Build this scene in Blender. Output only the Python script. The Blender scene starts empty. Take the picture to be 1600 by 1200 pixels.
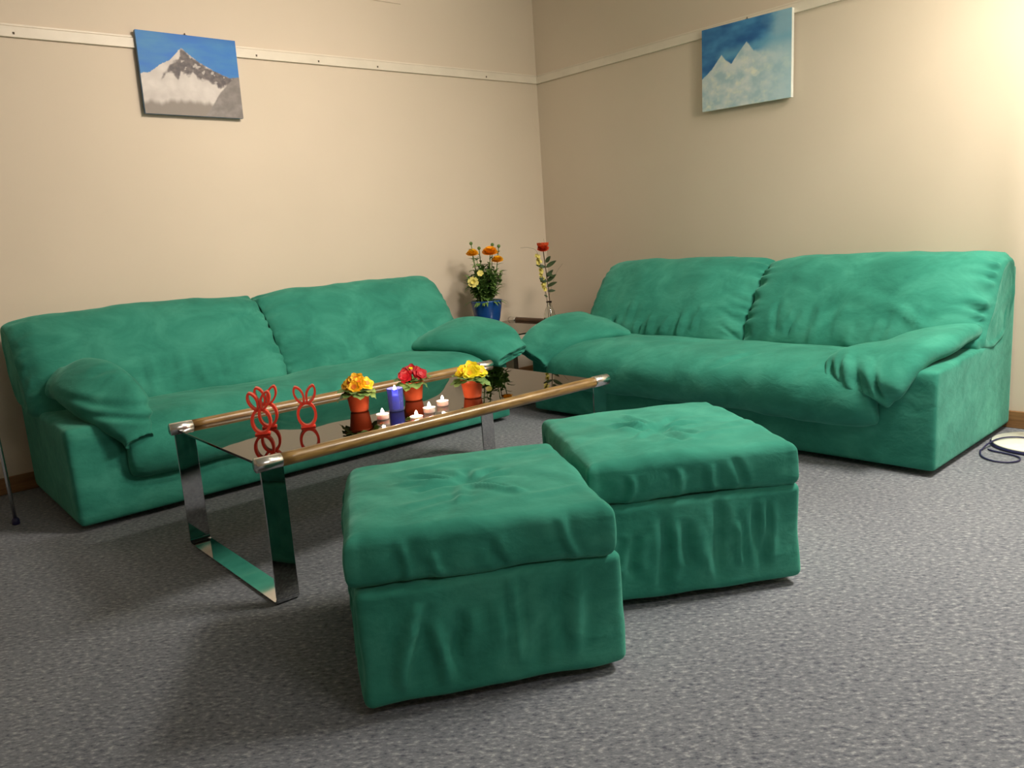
import bpy, bmesh, math, random
import numpy as np
from mathutils import Vector, Matrix, noise

PI = math.pi
S = bpy.context.scene
COL = S.collection

# ------------------------------------------------------------------ camera
F_PX = 1242.63
CAM = Vector((-3.9522, -4.2061, 1.0164))
FW = Vector((0.6329, 0.7514, -0.1863)).normalized()
RT = Vector((0.7547, -0.6526, -0.0681)).normalized()
UP = RT.cross(FW).normalized()
RT = FW.cross(UP).normalized()
cd = bpy.data.cameras.new('camera')
cd.sensor_fit = 'HORIZONTAL'
cd.sensor_width = 36.0
cd.lens = F_PX / 1600 * 36.0
cd.clip_start = 0.02
cam = bpy.data.objects.new('camera', cd)
COL.objects.link(cam)
M = Matrix((RT, UP, -FW)).transposed().to_4x4()
M.translation = CAM
cam.matrix_world = M
S.camera = cam

# ------------------------------------------------------------------ world, exposure, large lights
W = bpy.data.worlds.new('world')
S.world = W
W.use_nodes = True
W.node_tree.nodes['Background'].inputs[0].default_value = (1.0, 0.9, 0.75, 1)
W.node_tree.nodes['Background'].inputs[1].default_value = 0.02
S.view_settings.view_transform = 'Standard'
S.view_settings.look = 'None'
S.view_settings.gamma = 1
S.view_settings.use_curve_mapping = False
S.view_settings.exposure = 0.18
LAMP_STRENGTH = 82.0       # opal shade of the floor lamp on the right
LAMP_COL = (1.0, 0.90, 0.70)


def area(name, loc, target, size, power, col, spread=PI):
    l = bpy.data.lights.new(name, 'AREA')
    l.shape = 'RECTANGLE'
    l.size, l.size_y = size
    l.energy = power
    l.color = col
    l.spread = spread
    o = bpy.data.objects.new(name, l)
    COL.objects.link(o)
    o.location = loc
    o.rotation_euler = (Vector(target) - Vector(loc)).to_track_quat('-Z', 'Y').to_euler()
    return o


area('ceiling_lamp_and_fill_light', (-1.9, -2.7, 2.66), (-2.2, 0.0, 1.70), (0.40, 0.40), 31, (1.0, 0.86, 0.72), math.radians(100))
area('ceiling_lamp_and_fill_light', (-.95, -3.75, 2.66), (-1.5, -2.7, 0.0), (0.9, 0.5), 72, (1.0, 0.92, 0.82), math.radians(125))  # added soft overhead fill that brightens the sofas and stools, no known fixture
area('ceiling_lamp_and_fill_light', (-2.6, -5.4, 2.66), (-2.2, -3.0, 0.0), (1.2, 0.6), 26, (1.0, 0.94, 0.92))  # added fill from behind the camera, no known fixture


# ------------------------------------------------------------------ object helpers
def tag(o, label=None, cat=None, group=None, kind=None):
    if label: o['label'] = label
    if cat: o['category'] = cat
    if group: o['group'] = group
    if kind: o['kind'] = kind
    return o


def thing(name, label, cat, loc=(0, 0, 0), rz=0.0, group=None):
    o = bpy.data.objects.new(name, None)
    COL.objects.link(o)
    o.empty_display_size = 0.05
    o.location = loc
    o.rotation_euler = (0, 0, rz)
    return tag(o, label, cat, group)


def finish(name, bm, mat, parent=None, smooth=True, label=None):
    bmesh.ops.recalc_face_normals(bm, faces=bm.faces)
    me = bpy.data.meshes.new(name)
    bm.to_mesh(me)
    bm.free()
    if smooth:
        me.polygons.foreach_set('use_smooth', [True] * len(me.polygons))
    if isinstance(mat, (list, tuple)):
        for m in mat: me.materials.append(m)
    else:
        me.materials.append(mat)
    o = bpy.data.objects.new(name, me)
    COL.objects.link(o)
    if parent is not None: o.parent = parent
    if label: o['label'] = label
    return o


def add_box(bm, lo, hi, bevel=0.0, seg=2, mat=None):
    mat = mat or Matrix()
    c = [(lo[i] + hi[i]) / 2 for i in range(3)]
    s = [(hi[i] - lo[i]) for i in range(3)]
    r = bmesh.ops.create_cube(bm, size=1.0, matrix=mat @ Matrix.Translation(c) @ Matrix.Diagonal((*s, 1)))
    if bevel > 0:
        vs = set(r['verts'])
        es = [e for e in bm.edges if e.verts[0] in vs and e.verts[1] in vs]
        bmesh.ops.bevel(bm, geom=es, offset=bevel, segments=seg, profile=0.5, affect='EDGES')
    return r


def add_lathe(bm, prof, n=32, loc=(0, 0, 0), cap=True, mi=0, wob=None):
    """prof: [(r, z)...] bottom to top"""
    rows = []
    for r, z in prof:
        if r < 1e-6:
            rows.append([bm.verts.new((loc[0], loc[1], loc[2] + z))])
        else:
            row = []
            for k in range(n):
                a = 2 * PI * k / n
                rr = r * (wob(a, z) if wob else 1)
                row.append(bm.verts.new((loc[0] + rr * math.cos(a), loc[1] + rr * math.sin(a), loc[2] + z)))
            rows.append(row)
    fs = []
    for a, b in zip(rows, rows[1:]):
        for k in range(n):
            k2 = (k + 1) % n
            if len(a) == 1 and len(b) == 1: continue
            if len(a) == 1: fs.append(bm.faces.new((a[0], b[k], b[k2])))
            elif len(b) == 1: fs.append(bm.faces.new((a[k], a[k2], b[0])))
            else: fs.append(bm.faces.new((a[k], a[k2], b[k2], b[k])))
    if cap:
        if len(rows[0]) > 1: fs.append(bm.faces.new(rows[0][::-1]))
        if len(rows[-1]) > 1: fs.append(bm.faces.new(rows[-1]))
    for f in fs: f.material_index = mi
    return fs


def add_tube(bm, pts, rad, n=8, cap=True):
    """pts: list of Vector; rad: float or list"""
    pts = [Vector(p) for p in pts]
    if not isinstance(rad, (list, tuple)): rad = [rad] * len(pts)
    T0 = (pts[1] - pts[0]).normalized()
    ref = Vector((0, 0, 1)) if abs(T0.z) < 0.9 else Vector((1, 0, 0))
    N = T0.cross(ref).normalized()
    rows = []
    for i, p in enumerate(pts):
        if i == 0: T = T0
        elif i == len(pts) - 1: T = (pts[i] - pts[i - 1]).normalized()
        else: T = (pts[i + 1] - pts[i - 1]).normalized()
        N = (N - T * N.dot(T)).normalized()
        B = T.cross(N)
        rows.append([bm.verts.new(p + (N * math.cos(2 * PI * k / n) + B * math.sin(2 * PI * k / n)) * rad[i]) for k in range(n)])
    for a, b in zip(rows, rows[1:]):
        for k in range(n):
            bm.faces.new((a[k], a[(k + 1) % n], b[(k + 1) % n], b[k]))
    if cap:
        bm.faces.new(rows[0][::-1]); bm.faces.new(rows[-1])


def cr(P, t, closed=False):
    """Catmull-Rom through the points P (arrays) at parameter t"""
    n = len(P)
    if closed:
        i = int(math.floor(t)) % n
        f = t - math.floor(t)
        a, b, c, d = P[(i - 1) % n], P[i], P[(i + 1) % n], P[(i + 2) % n]
    else:
        t = min(max(t, 0), n - 1 - 1e-9)
        i = int(t); f = t - i
        b, c = P[i], P[i + 1]
        a = P[i - 1] if i > 0 else 2 * b - c
        d = P[i + 2] if i + 2 < n else 2 * c - b
    return 0.5 * ((2 * b) + (c - a) * f + (2 * a - 5 * b + 4 * c - d) * f * f + (3 * b - a - 3 * c + d) * f ** 3)


def spline(pts, n, closed=False):
    P = [np.array(p, float) for p in pts]
    m = len(P) if closed else len(P) - 1
    return [Vector(cr(P, m * k / (n if closed else n - 1), closed)) for k in range(n)]


def loft(name, rings, nu, nv, mat, parent=None, disp=None, xf=None, label=None):
    """rings: R control rings of K points each; ends capped; disp(P, u, v, N) -> offset along normal"""
    Rg = np.array(rings, float)                       # R,K,3
    R, K = Rg.shape[:2]
    A = np.zeros((nu, K, 3))
    for i in range(nu):
        A[i] = cr(list(Rg), (R - 1) * i / (nu - 1))
    G = np.zeros((nu, nv, 3))
    for i in range(nu):
        for j in range(nv):
            G[i, j] = cr(list(A[i]), K * j / nv, True)
    Nn = np.cross(np.roll(G, -1, 1) - np.roll(G, 1, 1), np.gradient(G, axis=0))
    Nn /= (np.linalg.norm(Nn, axis=2, keepdims=True) + 1e-9)
    cen = G.mean(axis=1, keepdims=True)
    if ((G - cen) * Nn).sum() < 0: Nn = -Nn
    if disp:
        for i in range(nu):
            for j in range(nv):
                G[i, j] += Nn[i, j] * disp(G[i, j], i / (nu - 1), j / nv, Nn[i, j])
    bm = bmesh.new()
    V = [[bm.verts.new(G[i, j]) for j in range(nv)] for i in range(nu)]
    for i in range(nu - 1):
        for j in range(nv):
            j2 = (j + 1) % nv
            bm.faces.new((V[i][j], V[i][j2], V[i + 1][j2], V[i + 1][j]))
    for e in (0, nu - 1):
        c = G[e].mean(axis=0)
        prev = V[e]
        for s in (0.6, 0.25):
            row = [bm.verts.new(c + (G[e, j] - c) * s) for j in range(nv)]
            for j in range(nv):
                j2 = (j + 1) % nv
                bm.faces.new((prev[j], prev[j2], row[j2], row[j]))
            prev = row
        cv = bm.verts.new(c)
        for j in range(nv):
            bm.faces.new((prev[j], prev[(j + 1) % nv], cv))
    if xf is not None: bm.transform(xf)
    return finish(name, bm, mat, parent, label=label)


def nz(x, y, z, s=1.0, o=0.0):
    return noise.noise(Vector((x * s + o, y * s + o * 1.7, z * s - o)))


def seg_fold(px, py, folds):
    """creases along line segments: (ax, ay, bx, by, width, amplitude)"""
    r = 0.0
    for ax, ay, bx, by, w, amp in folds:
        dx, dy = bx - ax, by - ay
        L = math.hypot(dx, dy)
        t = ((px - ax) * dx + (py - ay) * dy) / (L * L)
        if t < -0.25 or t > 1.25: continue
        n = ((px - ax) * -dy + (py - ay) * dx) / L
        n += 0.25 * w * math.sin(t * 5 + ax * 40)
        if abs(n) > 4 * w: continue
        e = 1.0
        if t < 0.2: e = max(0.0, (t + 0.2) / 0.4)
        if t > 0.8: e = max(0.0, (1.2 - t) / 0.4)
        e = e * e * (3 - 2 * e)
        q = n / w
        r += amp * e * (1 - q * q * 0.9) * math.exp(-0.5 * q * q)
    return r


# ------------------------------------------------------------------ materials
def new_mat(name):
    m = bpy.data.materials.new(name)
    m.use_nodes = True
    nt = m.node_tree
    b = nt.nodes['Principled BSDF']
    return m, nt, b


def setp(b, **k):
    names = dict(color='Base Color', rough='Roughness', metal='Metallic', spec='Specular IOR Level', trans='Transmission Weight',
                 ior='IOR', sheen='Sheen Weight', sheenr='Sheen Roughness', sheent='Sheen Tint', emit='Emission Color',
                 es='Emission Strength', coat='Coat Weight', sub='Subsurface Weight', alpha='Alpha', cr='Coat Roughness', aniso='Anisotropic')
    for a, v in k.items():
        if a in ('color', 'emit', 'sheent') and len(v) == 3: v = (*v, 1)
        b.inputs[names[a]].default_value = v


def nd(nt, kind, **k):
    n = nt.nodes.new(kind)
    for a, v in k.items():
        if a.startswith('i_'): n.inputs[a[2:].replace('_', ' ')].default_value = v
        else: setattr(n, a, v)
    return n


def ramp(nt, stops, src):
    r = nt.nodes.new('ShaderNodeValToRGB')
    el = r.color_ramp.elements
    while len(el) < len(stops): el.new(0.5)
    for e, (p, c) in zip(el, stops):
        e.position = p
        e.color = (*c, 1) if len(c) == 3 else c
    nt.links.new(src, r.inputs[0])
    return r


def noisy(name, stops, scale=5, detail=4, stretch=(1, 1, 1), rough=0.6, bump=0.0, bscale=200, bdist=0.001, coord='Object', **k):
    m, nt, b = new_mat(name)
    tc = nt.nodes.new('ShaderNodeTexCoord')
    mp = nd(nt, 'ShaderNodeMapping')
    mp.inputs['Scale'].default_value = stretch
    nt.links.new(tc.outputs[coord], mp.inputs[0])
    n = nd(nt, 'ShaderNodeTexNoise', i_Scale=scale, i_Detail=detail)
    nt.links.new(mp.outputs[0], n.inputs['Vector'])
    r = ramp(nt, stops, n.outputs['Fac'])
    nt.links.new(r.outputs[0], b.inputs['Base Color'])
    if bump:
        n2 = nd(nt, 'ShaderNodeTexNoise', i_Scale=bscale, i_Detail=3)
        nt.links.new(mp.outputs[0], n2.inputs['Vector'])
        bp = nd(nt, 'ShaderNodeBump', i_Strength=bump, i_Distance=bdist)
        nt.links.new(n2.outputs['Fac'], bp.inputs['Height'])
        nt.links.new(bp.outputs[0], b.inputs['Normal'])
    setp(b, rough=rough, **k)
    return m


def plain(name, color, **k):
    m, nt, b = new_mat(name)
    tc = nt.nodes.new('ShaderNodeTexCoord')
    n = nd(nt, 'ShaderNodeTexNoise', i_Scale=30.0, i_Detail=3.0)
    nt.links.new(tc.outputs['Object'], n.inputs['Vector'])
    c = Vector(color)
    r = ramp(nt, [(0.3, tuple(c * 0.92)), (0.7, tuple(min(1, x * 1.06) for x in c))], n.outputs['Fac'])
    nt.links.new(r.outputs[0], b.inputs['Base Color'])
    setp(b, **k)
    return m


MT = {}


def suede():
    m, nt, b = new_mat('green_suede')
    tc = nt.nodes.new('ShaderNodeTexCoord')
    mp = nd(nt, 'ShaderNodeMapping')
    mp.inputs['Scale'].default_value = (1.0, 1.0, 1.6)
    nt.links.new(tc.outputs['Object'], mp.inputs[0])
    n = nd(nt, 'ShaderNodeTexNoise', i_Scale=4.5, i_Detail=5.0, i_Roughness=0.62, i_Distortion=0.6)
    nt.links.new(mp.outputs[0], n.inputs['Vector'])
    r = ramp(nt, [(0.35, (0.029, 0.198, 0.145)), (0.5, (0.038, 0.245, 0.180)), (0.66, (0.058, 0.305, 0.226))], n.outputs['Fac'])
    nt.links.new(r.outputs[0], b.inputs['Base Color'])
    n1 = nd(nt, 'ShaderNodeTexNoise', i_Scale=14.0, i_Detail=3.0, i_Distortion=0.4)
    nt.links.new(mp.outputs[0], n1.inputs['Vector'])
    n2 = nd(nt, 'ShaderNodeTexNoise', i_Scale=420.0, i_Detail=2.0)
    nt.links.new(tc.outputs['Object'], n2.inputs['Vector'])
    b1 = nd(nt, 'ShaderNodeBump', i_Strength=0.35, i_Distance=0.012)
    nt.links.new(n1.outputs['Fac'], b1.inputs['Height'])
    b2 = nd(nt, 'ShaderNodeBump', i_Strength=0.25, i_Distance=0.001)
    nt.links.new(n2.outputs['Fac'], b2.inputs['Height'])
    nt.links.new(b1.outputs[0], b2.inputs['Normal'])
    nt.links.new(b2.outputs[0], b.inputs['Normal'])
    setp(b, rough=0.95, spec=0.1, sheen=0.35, sheenr=0.4, sheent=(0.40, 0.95, 0.78))
    return m


MT['suede'] = suede()
MT['wall'] = noisy('wall_paint', [(0.35, (0.675, 0.585, 0.475)), (0.65, (0.705, 0.61, 0.497))], scale=1.2, rough=0.75, bump=0.25, bscale=260, bdist=0.001, spec=0.25)
MT['ceil'] = noisy('ceiling_paint', [(0.4, (0.72, 0.70, 0.66)), (0.6, (0.76, 0.74, 0.70))], scale=3, rough=0.9, bump=0.2, bscale=90)
MT['rail'] = noisy('rail_paint', [(0.35, (0.72, 0.655, 0.55)), (0.65, (0.78, 0.71, 0.60))], scale=9, rough=0.45)
MT['oak'] = noisy('oak_board', [(0.3, (0.20, 0.095, 0.035)), (0.7, (0.33, 0.17, 0.065))], scale=12, stretch=(0.6, 0.6, 8), rough=0.5)
MT['wood'] = noisy('rail_wood', [(0.28, (0.13, 0.070, 0.020)), (0.5, (0.25, 0.145, 0.045)), (0.72, (0.40, 0.25, 0.09))], scale=11, detail=6,
                   stretch=(1, 9, 9), rough=0.30, coat=0.4, cr=0.22)
MT['wood_d'] = noisy('rail_wood_dark', [(0.28, (0.05, 0.024, 0.012)), (0.7, (0.12, 0.06, 0.03))], scale=11, detail=6, stretch=(1, 9, 9), rough=0.35)
MT['chrome'] = plain('chrome', (0.62, 0.62, 0.63), metal=1.0, rough=0.05)
MT['chrome_soft'] = plain('chrome_cap', (0.80, 0.79, 0.78), metal=1.0, rough=0.22)
MT['black'] = plain('black_plastic', (0.012, 0.012, 0.018), rough=0.4)
MT['navy'] = plain('navy_plastic', (0.02, 0.018, 0.075), rough=0.4)
MT['white'] = plain('white_enamel', (0.86, 0.85, 0.76), rough=0.25)
MT['pale'] = plain('pale_metal', (0.62, 0.62, 0.52), rough=0.3)
MT['red'] = plain('red_plastic', (0.80, 0.055, 0.03), rough=0.32)
MT['pot'] = plain('orange_plastic', (0.62, 0.105, 0.035), rough=0.4)
MT['blue_pot'] = plain('blue_glaze', (0.010, 0.065, 0.26), rough=0.22)
MT['soil'] = plain('soil', (0.03, 0.018, 0.01), rough=0.95)
MT['leaf'] = noisy('primrose_leaf', [(0.3, (0.09, 0.19, 0.04)), (0.7, (0.24, 0.38, 0.12))], scale=40, rough=0.5)
MT['leaf_d'] = noisy('foliage', [(0.3, (0.07, 0.16, 0.03)), (0.7, (0.20, 0.34, 0.09))], scale=35, rough=0.5)
MT['leaf_rose'] = noisy('rose_leaf', [(0.3, (0.02, 0.045, 0.018)), (0.7, (0.06, 0.10, 0.035))], scale=35, rough=0.5)
MT['stem'] = plain('stem', (0.10, 0.19, 0.04), rough=0.5)
MT['stem_b'] = plain('brown_stem', (0.09, 0.06, 0.03), rough=0.6)
MT['yel'] = plain('yellow_petal', (0.98, 0.80, 0.01), rough=0.55)
MT['ora'] = plain('orange_petal', (0.98, 0.42, 0.005), rough=0.55)
MT['amber'] = plain('amber_petal', (0.95, 0.52, 0.01), rough=0.55)
MT['ochre'] = plain('orange_eye', (0.75, 0.18, 0.01), rough=0.6)
MT['crim'] = plain('crimson_petal', (0.40, 0.006, 0.016), rough=0.5)
MT['rose'] = plain('rose_petal', (0.75, 0.10, 0.03), rough=0.5)
MT['pyel'] = plain('pale_yellow_petal', (0.75, 0.66, 0.18), rough=0.6)
MT['wax'] = plain('white_wax', (0.85, 0.72, 0.64), rough=0.5, sub=0.6)
MT['alu'] = plain('tealight_cup', (0.95, 0.90, 0.88), trans=.55, ior=1.2, rough=0.35)
MT['wick'] = plain('wick', (0.02, 0.015, 0.01), rough=0.9)


def emis(name, col, st):
    m, nt, b = new_mat(name)
    setp(b, color=(0, 0, 0), emit=col, es=st)
    return m


MT['flame'] = emis('flame', (1.0, 0.78, 0.62), 30.0)
MT['lampglow'] = emis('opal_lamp_glow', LAMP_COL, LAMP_STRENGTH)
MT['ceilglow'] = emis('ceiling_lamp_and_fill_glow', (1.0, 0.86, 0.66), 3.0)  # ceiling lamp diffuser, also used on the two added fill panels


def glass_clear():
    m, nt, b = new_mat('clear_glass')
    setp(b, color=(0.96, 0.98, 0.96), trans=1.0, ior=1.45, rough=0.02)
    return m


MT['glass'] = glass_clear()
mb, ntb, bb = new_mat('blue_glass')
setp(bb, color=(0.20, 0.26, 0.95), trans=0.8, ior=1.2, rough=0.1)
MT['blueglass'] = mb


def smoked():
    m, nt, b = new_mat('smoked_glass')
    nt.nodes.remove(b)
    out = nt.nodes['Material Output']
    tr = nd(nt, 'ShaderNodeBsdfTransparent')
    tr.inputs[0].default_value = (0.10, 0.10, 0.085, 1)
    gl = nd(nt, 'ShaderNodeBsdfGlossy')
    gl.inputs['Color'].default_value = (0.95, 0.93, 0.90, 1)
    gl.inputs['Roughness'].default_value = 0.012
    fr = nd(nt, 'ShaderNodeFresnel', i_IOR=1.85)
    tc = nt.nodes.new('ShaderNodeTexCoord')
    n = nd(nt, 'ShaderNodeTexNoise', i_Scale=6.0)
    nt.links.new(tc.outputs['Object'], n.inputs['Vector'])
    bp = nd(nt, 'ShaderNodeBump', i_Strength=0.02, i_Distance=0.001)
    nt.links.new(n.outputs['Fac'], bp.inputs['Height'])
    nt.links.new(bp.outputs[0], gl.inputs['Normal'])
    mx = nd(nt, 'ShaderNodeMixShader')
    nt.links.new(fr.outputs[0], mx.inputs[0])
    nt.links.new(tr.outputs[0], mx.inputs[1])
    nt.links.new(gl.outputs[0], mx.inputs[2])
    nt.links.new(mx.outputs[0], out.inputs[0])
    return m


MT['smoked'] = smoked()


def carpet():
    m, nt, b = new_mat('grey_carpet')
    tc = nt.nodes.new('ShaderNodeTexCoord')
    mp = nd(nt, 'ShaderNodeMapping')
    mp.vector_type = 'TEXTURE'
    mp.inputs['Rotation'].default_value = (0, 0, math.radians(-41))
    mp.inputs['Scale'].default_value = (1.9, 1.0, 1.0)
    nt.links.new(tc.outputs['Object'], mp.inputs[0])
    n = nd(nt, 'ShaderNodeTexNoise', i_Scale=105.0, i_Detail=3.0, i_Roughness=0.65)
    nt.links.new(mp.outputs[0], n.inputs['Vector'])
    r = ramp(nt, [(0.33, (0.084, 0.094, 0.124)), (0.43, (0.164, 0.178, 0.206)), (0.56, (0.212, 0.229, 0.257)), (0.67, (0.37, 0.39, 0.41))], n.outputs['Fac'])
    n3 = nd(nt, 'ShaderNodeTexNoise', i_Scale=2.2, i_Detail=3.0)
    nt.links.new(tc.outputs['Object'], n3.inputs['Vector'])
    r3 = ramp(nt, [(0.3, (0.88, 0.88, 0.90)), (0.7, (1, 1, 1))], n3.outputs['Fac'])
    mx = nd(nt, 'ShaderNodeMixRGB', blend_type='MULTIPLY')
    mx.inputs[0].default_value = 1.0
    nt.links.new(r.outputs[0], mx.inputs[1]); nt.links.new(r3.outputs[0], mx.inputs[2])
    nt.links.new(mx.outputs[0], b.inputs['Base Color'])
    bp = nd(nt, 'ShaderNodeBump', i_Strength=0.5, i_Distance=0.004)
    nt.links.new(n.outputs['Fac'], bp.inputs['Height'])
    nt.links.new(bp.outputs[0], b.inputs['Normal'])
    setp(b, rough=1.0, spec=0.05, sheen=0.15)
    return m


MT['carpet'] = carpet()

# ------------------------------------------------------------------ room
RX0, RY0, RZ = -6.4, -6.6, 2.72


def struct(name, lo, hi, mat, bevel=0.0, smooth=False):
    bm = bmesh.new()
    add_box(bm, lo, hi, bevel)
    return tag(finish(name, bm, mat, smooth=smooth), kind='structure')


struct('floor', (RX0 - .1, RY0 - .1, -0.1), (0.1, 0.1, 0.0), MT['carpet'])
struct('ceiling', (RX0 - .1, RY0 - .1, RZ), (0.1, 0.1, RZ + .1), MT['ceil'])
struct('wall_left', (RX0, 0.0, 0.0), (0.0, 0.1, RZ), MT['wall'])
struct('wall_right', (0.0, RY0, 0.0), (0.1, 0.1, RZ), MT['wall'])
struct('wall_front', (RX0, RY0 - .1, 0.0), (0.0, RY0, RZ), MT['wall'])
struct('wall_back', (RX0 - .1, RY0, 0.0), (RX0, 0.0, RZ), MT['wall'])
struct('baseboard_left', (RX0, -0.014, 0.0), (0.0, 0.0, 0.078), MT['oak'], 0.003)
struct('baseboard_right', (-0.014, RY0, 0.0), (0.0, -0.014, 0.078), MT['oak'], 0.003)


def picture_rail(name, horizontal):
    bm = bmesh.new()
    z0, z1 = 2.006, 2.052
    if horizontal:
        add_box(bm, (RX0, -0.016, z0), (-0.0005, 0.0, z1), 0.002)
        add_box(bm, (RX0, -0.009, z1 + .002), (-0.0005, 0.0, z1 + .011), 0.001)
    else:
        add_box(bm, (-0.016, RY0, z0), (0.0, -0.017, z1), 0.002)
        add_box(bm, (-0.009, RY0, z1 + .002), (0.0, -0.017, z1 + .011), 0.001)
    return tag(finish(name, bm, MT['rail'], smooth=False), kind='structure')


picture_rail('trim_1', True)
picture_rail('trim_2', False)
bm = bmesh.new()                                           # nail marks in the rail
for x in (-0.46, -1.28, -3.13, -1.66, -2.02):
    add_box(bm, (x - .004, -0.0185, 2.017), (x + .004, -0.0155, 2.027), 0.001)
tag(finish('trim_3', bm, MT['stem_b'], smooth=False), kind='structure')
struct('trim_4', (-1.75, -0.006, 2.392), (-1.07, 0.0, 2.68), MT['wall'], 0.002)


# ------------------------------------------------------------------ sofas
def sofa_frame(parent, Wd, D):
    bm = bmesh.new()
    aw = 0.20

    def prism(x0, x1, poly):
        a = [bm.verts.new((x0, d, z)) for d, z in poly]
        b = [bm.verts.new((x1, d, z)) for d, z in poly]
        n = len(poly)
        bm.faces.new(a); bm.faces.new(b[::-1])
        for i in range(n): bm.faces.new((a[i], b[i], b[(i + 1) % n], a[(i + 1) % n]))
    side = [(0.0, 0.022), (D, 0.022), (D + .005, 0.2), (D - .005, 0.405), (D * .5, 0.425), (0.16, 0.44), (0.11, 0.60), (0.085, 0.735), (0.0, 0.735)]
    prism(0, aw, side)
    prism(Wd - aw, Wd, side)
    add_box(bm, (aw * .4, 0.3, 0.022), (Wd - aw * .4, D, 0.185))
    add_box(bm, (aw * .4, 0.0, 0.022), (Wd - aw * .4, 0.10, 0.735))
    add_box(bm, (aw * .4, 0.05, 0.10), (Wd - aw * .4, 0.5, 0.30))
    for xx in (aw, Wd - aw):                              # the arms swell into the front rail
        s = 1 if xx == aw else -1
        a = [(xx - s * .05, .03), (xx + s * .10, .03), (xx + s * .10, .18), (xx + s * .03, .26), (xx - s * .05, .38)]
        va = [bm.verts.new((x, D - .14, z)) for x, z in a]
        vb = [bm.verts.new((x, D, z)) for x, z in a]
        bm.faces.new(va); bm.faces.new(vb[::-1])
        for i in range(len(a)): bm.faces.new((va[i], vb[i], vb[(i + 1) % 5], va[(i + 1) % 5]))
    o = finish('upholstered_frame', bm, MT['suede'], parent)
    rm = o.modifiers.new('remesh', 'REMESH')
    rm.mode = 'VOXEL'
    rm.voxel_size = 0.013
    rm.use_smooth_shade = True
    sm = o.modifiers.new('smooth', 'SMOOTH')
    sm.factor = 0.5
    sm.iterations = 9
    return o


BACK_MID = [(.035, .62), (.045, .735), (.12, .80), (.22, .795), (.325, .725), (.425, .60), (.50, .47), (.505, .39), (.42, .355), (.26, .38), (.12, .47)]
BACK_END = [(.03, .60), (.03, .715), (.085, .768), (.165, .74), (.235, .665), (.30, .565), (.37, .475), (.385, .43), (.33, .41), (.22, .42), (.10, .47)]
BACK_SEAM = [(.035, .60), (.045, .715), (.105, .772), (.19, .755), (.28, .675), (.375, .555), (.445, .45), (.455, .39), (.40, .365), (.26, .39), (.12, .47)]
SEAT0 = [(.42, .33), (.44, .405), (.54, .425), (.70, .425), (.83, .405), (.915, .345), (.935, .26), (.905, .185), (.83, .16), (.68, .17), (.52, .22)]


def cring(x, prof, shrink=1.0, dx=None):
    c = np.mean(prof, axis=0)
    return [(x + (dx(d, z) if dx else 0), c[0] + (d - c[0]) * shrink, c[1] + (z - c[1]) * shrink) for d, z in prof]


def mixp(a, b, t):
    return [(p[0] * (1 - t) + q[0] * t, p[1] * (1 - t) + q[1] * t) for p, q in zip(a, b)]


def back_cushion(parent, x0, x1, outer_left, outer_right, seed, mat, folds, og=.6):
    L = BACK_END if outer_left else BACK_SEAM
    R_ = BACK_END if outer_right else BACK_SEAM
    w = x1 - x0
    rings = [cring(x0 + .004, L, .80), cring(x0, L, .97), cring(x0 + .035, mixp(L, BACK_MID, .40)), cring(x0 + .11, mixp(L, BACK_MID, .75)),
             cring(x0 + w * .28, BACK_MID, 1.01), cring(x0 + w * .5, BACK_MID, 1.02), cring(x0 + w * .72, BACK_MID, 1.01),
             cring(x1 - .11, mixp(R_, BACK_MID, .75)), cring(x1 - .035, mixp(R_, BACK_MID, .40)), cring(x1, R_, .97), cring(x1 - .004, R_, .80)]
    rnd = random.Random(seed)
    ph = rnd.random() * 9

    def disp(P, u, v, N):
        x, d, z = P
        e = min(x - x0, x1 - x)
        outer = (x - x0 < x1 - x and outer_left) or (x - x0 >= x1 - x and outer_right)
        g = math.exp(-(max(e, 0) / 0.055) ** 1.5) * (min(1, max(0, e - .008) / .018) * og if outer else min(1, max(0, e) / .02 + .3) * 1.25) * (.45 + .75 * abs(nz(x, d, z, 6, ph + 4)) * 2)
        s = d * .7 - z                                    # runs down the front
        r = g * 0.011 * math.sin(s * 78 + 1.6 * math.sin(s * 23 + ph) + ph + (0 if x - x0 < x1 - x else 2))
        r += 0.010 * nz(x, d, z, 5.0, ph) + 0.004 * nz(x, d, z, 14, ph)
        if N[1] > 0.1 and z < 0.79:
            r += seg_fold(x - x0, z, folds)
        return r
    o = loft('back_cushion', rings, 110, 110, mat, parent, disp)
    return o


def seat_cushion(parent, x0, x1, seed, mat, folds, D=.86):
    SEAT = [(d + (D - .86) * max(0, (d - .5) / .4) * 1.2, z) for d, z in SEAT0]
    rings = [cring(x0 + .012, SEAT, .55), cring(x0 + .0, SEAT, .82), cring(x0 + .03, SEAT, .94), cring(x0 + .14, SEAT, 1.0)]
    for k in range(1, 6): rings.append(cring(x0 + .14 + (x1 - x0 - .28) * k / 6, SEAT, 1.0))
    rings += [cring(x1 - .14, SEAT, 1.0), cring(x1 - .03, SEAT, .94), cring(x1, SEAT, .82), cring(x1 - .012, SEAT, .55)]

    def disp(P, u, v, N):
        x, d, z = P
        r = 0.012 * nz(x, d, z, 3.2, seed) + 0.005 * nz(x, d, z, 11, seed)
        r += seg_fold(x, d + (0.42 - z) * .8, folds)
        r -= 0.010 * math.exp(-((x - (x0 + x1) / 2) / .35) ** 2)
        return r
    return loft('seat_cushion', rings, 170, 90, mat, parent, disp)


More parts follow.
